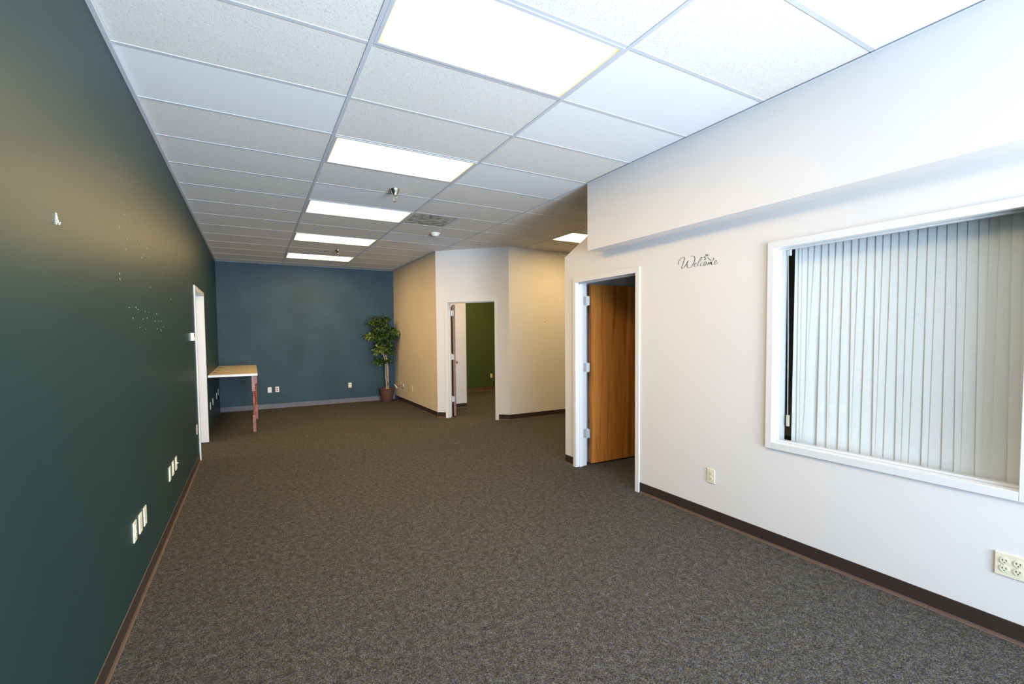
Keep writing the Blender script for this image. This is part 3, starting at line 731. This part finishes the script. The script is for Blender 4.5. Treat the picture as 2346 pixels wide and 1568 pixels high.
# ---------------------------------------------------------------- counter on the left wall
ct = thing('counter_table', 'long white laminate counter with a warm lamp tint on top and white edge on turned red wood legs, against the green wall', 'table', (L + 0.002, 6.30, 0))
b = MB(); b.box(0.0, 0.655, 0.004, YB - 6.303, 0.907, 0.939); b.build('counter_top', M['laminate'], parent=ct)
b = MB(); b.box(0.0, 0.659, 0.0, 0.004, 0.906, 0.940); b.box(0.655, 0.659, 0.004, YB - 6.303, 0.906, 0.940); b.build('edge_band', M['edging'], parent=ct)
for yy in (6.867, 7.463, 8.232):
    b = MB(); b.lathe([(0.038, 0.9385), (0.038, 0.942), (0.030, 0.9425)], 22, (0.058, yy - 6.30, 0)); b.build('grommet', M['dark'], parent=ct, smooth=True)
def leg(x, y):
    b = MB(); h = 0.023
    for z0, z1 in ((0.0, 0.27), (0.65, 0.905)):
        b.box(x - h, x + h, y - h, y + h, z0, z1, M['redwood'])
    prof = [(.022, .268), (.014, .282), (.022, .292), (.022, .302), (.013, .315), (.019, .33), (.012, .345), (.016, .38), (.021, .44), (.022, .50), (.018, .55), (.012, .578), (.021, .59), (.021, .60), (.013, .61), (.022, .622), (.022, .632), (.014, .641), (.022, .652)]
    b.lathe(prof, 20, (x, y, 0), 'z', M['redwood'])
    b.build('leg', parent=ct, bevel=0.003)
leg(0.596, 0.085); leg(0.634, 1.38)

# ---------------------------------------------------------------- ficus tree in a basket
px, py = 2.095, 8.57
fc = thing('potted_ficus', 'leafy artificial ficus tree in a brown wicker basket in the back corner', 'plant', (px, py, 0))
b = MB(); b.lathe([(0.112, 0.0), (0.118, 0.01), (0.135, 0.12), (0.150, 0.22), (0.160, 0.285), (0.168, 0.29), (0.168, 0.305), (0.154, 0.305), (0.148, 0.27)], 36, caps=False)
b.lathe([(0.112, 0.0), (0.112, 0.004)], 36); b.build('basket', M['basket'], parent=fc, smooth=True)
b = MB(); b.lathe([(0.152, 0.262), (0.12, 0.275), (0.06, 0.285), (0.005, 0.288)], 30); b.build('moss', M['moss'], parent=fc, smooth=True)
def trunk(pts, r0, r1):
    P = []
    for i in range(len(pts) - 1):
        for q in range(5): P.append(Vector(pts[i]).lerp(Vector(pts[i + 1]), q / 5))
    P.append(Vector(pts[-1])); n = len(P)
    P = [p + Vector((math.sin(i * 0.9) * 0.004, math.cos(i * 1.3) * 0.004, 0)) for i, p in enumerate(P)]
    return P, [r0 + (r1 - r0) * i / (n - 1) for i in range(n)]
trunks = [[(0.03, 0.0, 0.25), (0.025, 0, 0.6), (0.005, 0.01, 0.95), (-0.035, 0.0, 1.25), (-0.06, -0.01, 1.6), (-0.09, 0, 1.85)],
          [(-0.005, 0.02, 0.25), (-0.015, 0.0, 0.6), (-0.035, -0.02, 0.95), (-0.085, -0.02, 1.2), (-0.10, 0.02, 1.5), (-0.07, 0.03, 1.8)],
          [(0.02, -0.02, 0.25), (0.03, -0.03, 0.55), (0.02, -0.01, 0.85), (0.0, 0.0, 1.05), (-0.03, -0.02, 1.3), (0.02, -0.03, 1.7)]]
for tk in trunks:
    P, rad = trunk(tk, 0.017, 0.007); b = MB(); b.tube(P, rad, 8); b.build('trunk', M['bark'], parent=fc, smooth=True)
leaves = [MB(), MB()]; 
def leaf_at(p, d, size, light):
    d = d.normalized(); side = d.cross(Vector((random.uniform(-.4, .4), random.uniform(-.4, .4), 1))).normalized(); up = side.cross(d).normalized()
    l = size; w2 = size * 0.27
    pts = [p, p + d * l * .28 + side * w2 * .8 - up * .004, p + d * l * .6 + side * w2 * .85 - up * l * .05, p + d * l - up * l * .16,
           p + d * l * .6 - side * w2 * .85 - up * l * .05, p + d * l * .28 - side * w2 * .8 - up * .004, p + d * l * .3 + up * .004 * 1.2, p + d * l * .62 - up * l * .02]
    leaves[1 if light else 0].add(pts, [(0, 1, 6), (1, 2, 7, 6), (2, 3, 7), (3, 4, 7), (4, 5, 6, 7), (5, 0, 6)])
# foliage masses: centre, radii, number of sprays, share of light leaves
MASS = [((-0.11, 0.0, 1.86), (0.20, 0.13, 0.10), 26, .2), ((-0.30, -0.02, 1.83), (0.12, 0.10, 0.06), 10, .45), ((-0.08, 0.0, 1.70), (0.22, 0.15, 0.12), 30, .15),
        ((-0.12, 0.0, 1.52), (0.26, 0.16, 0.13), 34, .2), ((-0.40, -0.04, 1.50), (0.10, 0.08, 0.06), 9, .6), ((0.14, -0.02, 1.62), (0.12, 0.08, 0.08), 12, .3), ((0.19, -0.20, 1.60), (0.07, 0.06, 0.08), 9, .7), ((0.17, -0.18, 1.50), (0.05, 0.05, 0.06), 5, .1),
        ((-0.05, 0.0, 1.33), (0.24, 0.15, 0.12), 28, .2), ((-0.18, -0.04, 1.20), (0.14, 0.12, 0.09), 18, .85), ((0.05, 0.0, 1.18), (0.15, 0.12, 0.09), 14, .35),
        ((-0.18, 0.0, 0.93), (0.10, 0.08, 0.06), 9, .25), ((0.05, 0.0, 0.95), (0.09, 0.07, 0.05), 6, .1)]
for c_, r_, n_, li in MASS:
    c_ = Vector(c_)
    for s in range(int(n_ * 1.7)):
        q = Vector((random.gauss(0, .55), random.gauss(0, .55), random.gauss(0, .55)))
        e = c_ + Vector((max(-1, min(1, q.x)) * r_[0], max(-1, min(1, q.y)) * r_[1], max(-1, min(1, q.z)) * r_[2]))
        st = c_ + Vector((0, 0, -0.08)); st.x = st.x * 0.5 - 0.03
        mid = st.lerp(e, .5) + Vector((0, 0, .03))
        leaves[0].tube([st, mid, e], [.003, .002, .0012], 4)
        spray = (e - c_); spray = spray.normalized() if spray.length > .01 else Vector((0, 0, 1))
        for k in range(9):
            t = k / 8; base = mid.lerp(e, t)
            d = Vector((random.uniform(-1, 1), random.uniform(-1, 1), random.uniform(-.75, .35))) + spray * .5
            lp_ = base; tip = lp_ + d.normalized() * 0.075
            if tip.x + px > TX - 0.01: d.x = -abs(d.x)
            if tip.y + py > YB - 0.01: d.y = -abs(d.y)
            leaf_at(lp_, d, random.uniform(.065, .095), random.random() < li)
leaves[0].build('foliage', M['leaf'], parent=fc)
o = leaves[1].build('foliage', M['leaf_light'], parent=fc); o['label'] = 'yellow-green lighter leaves'
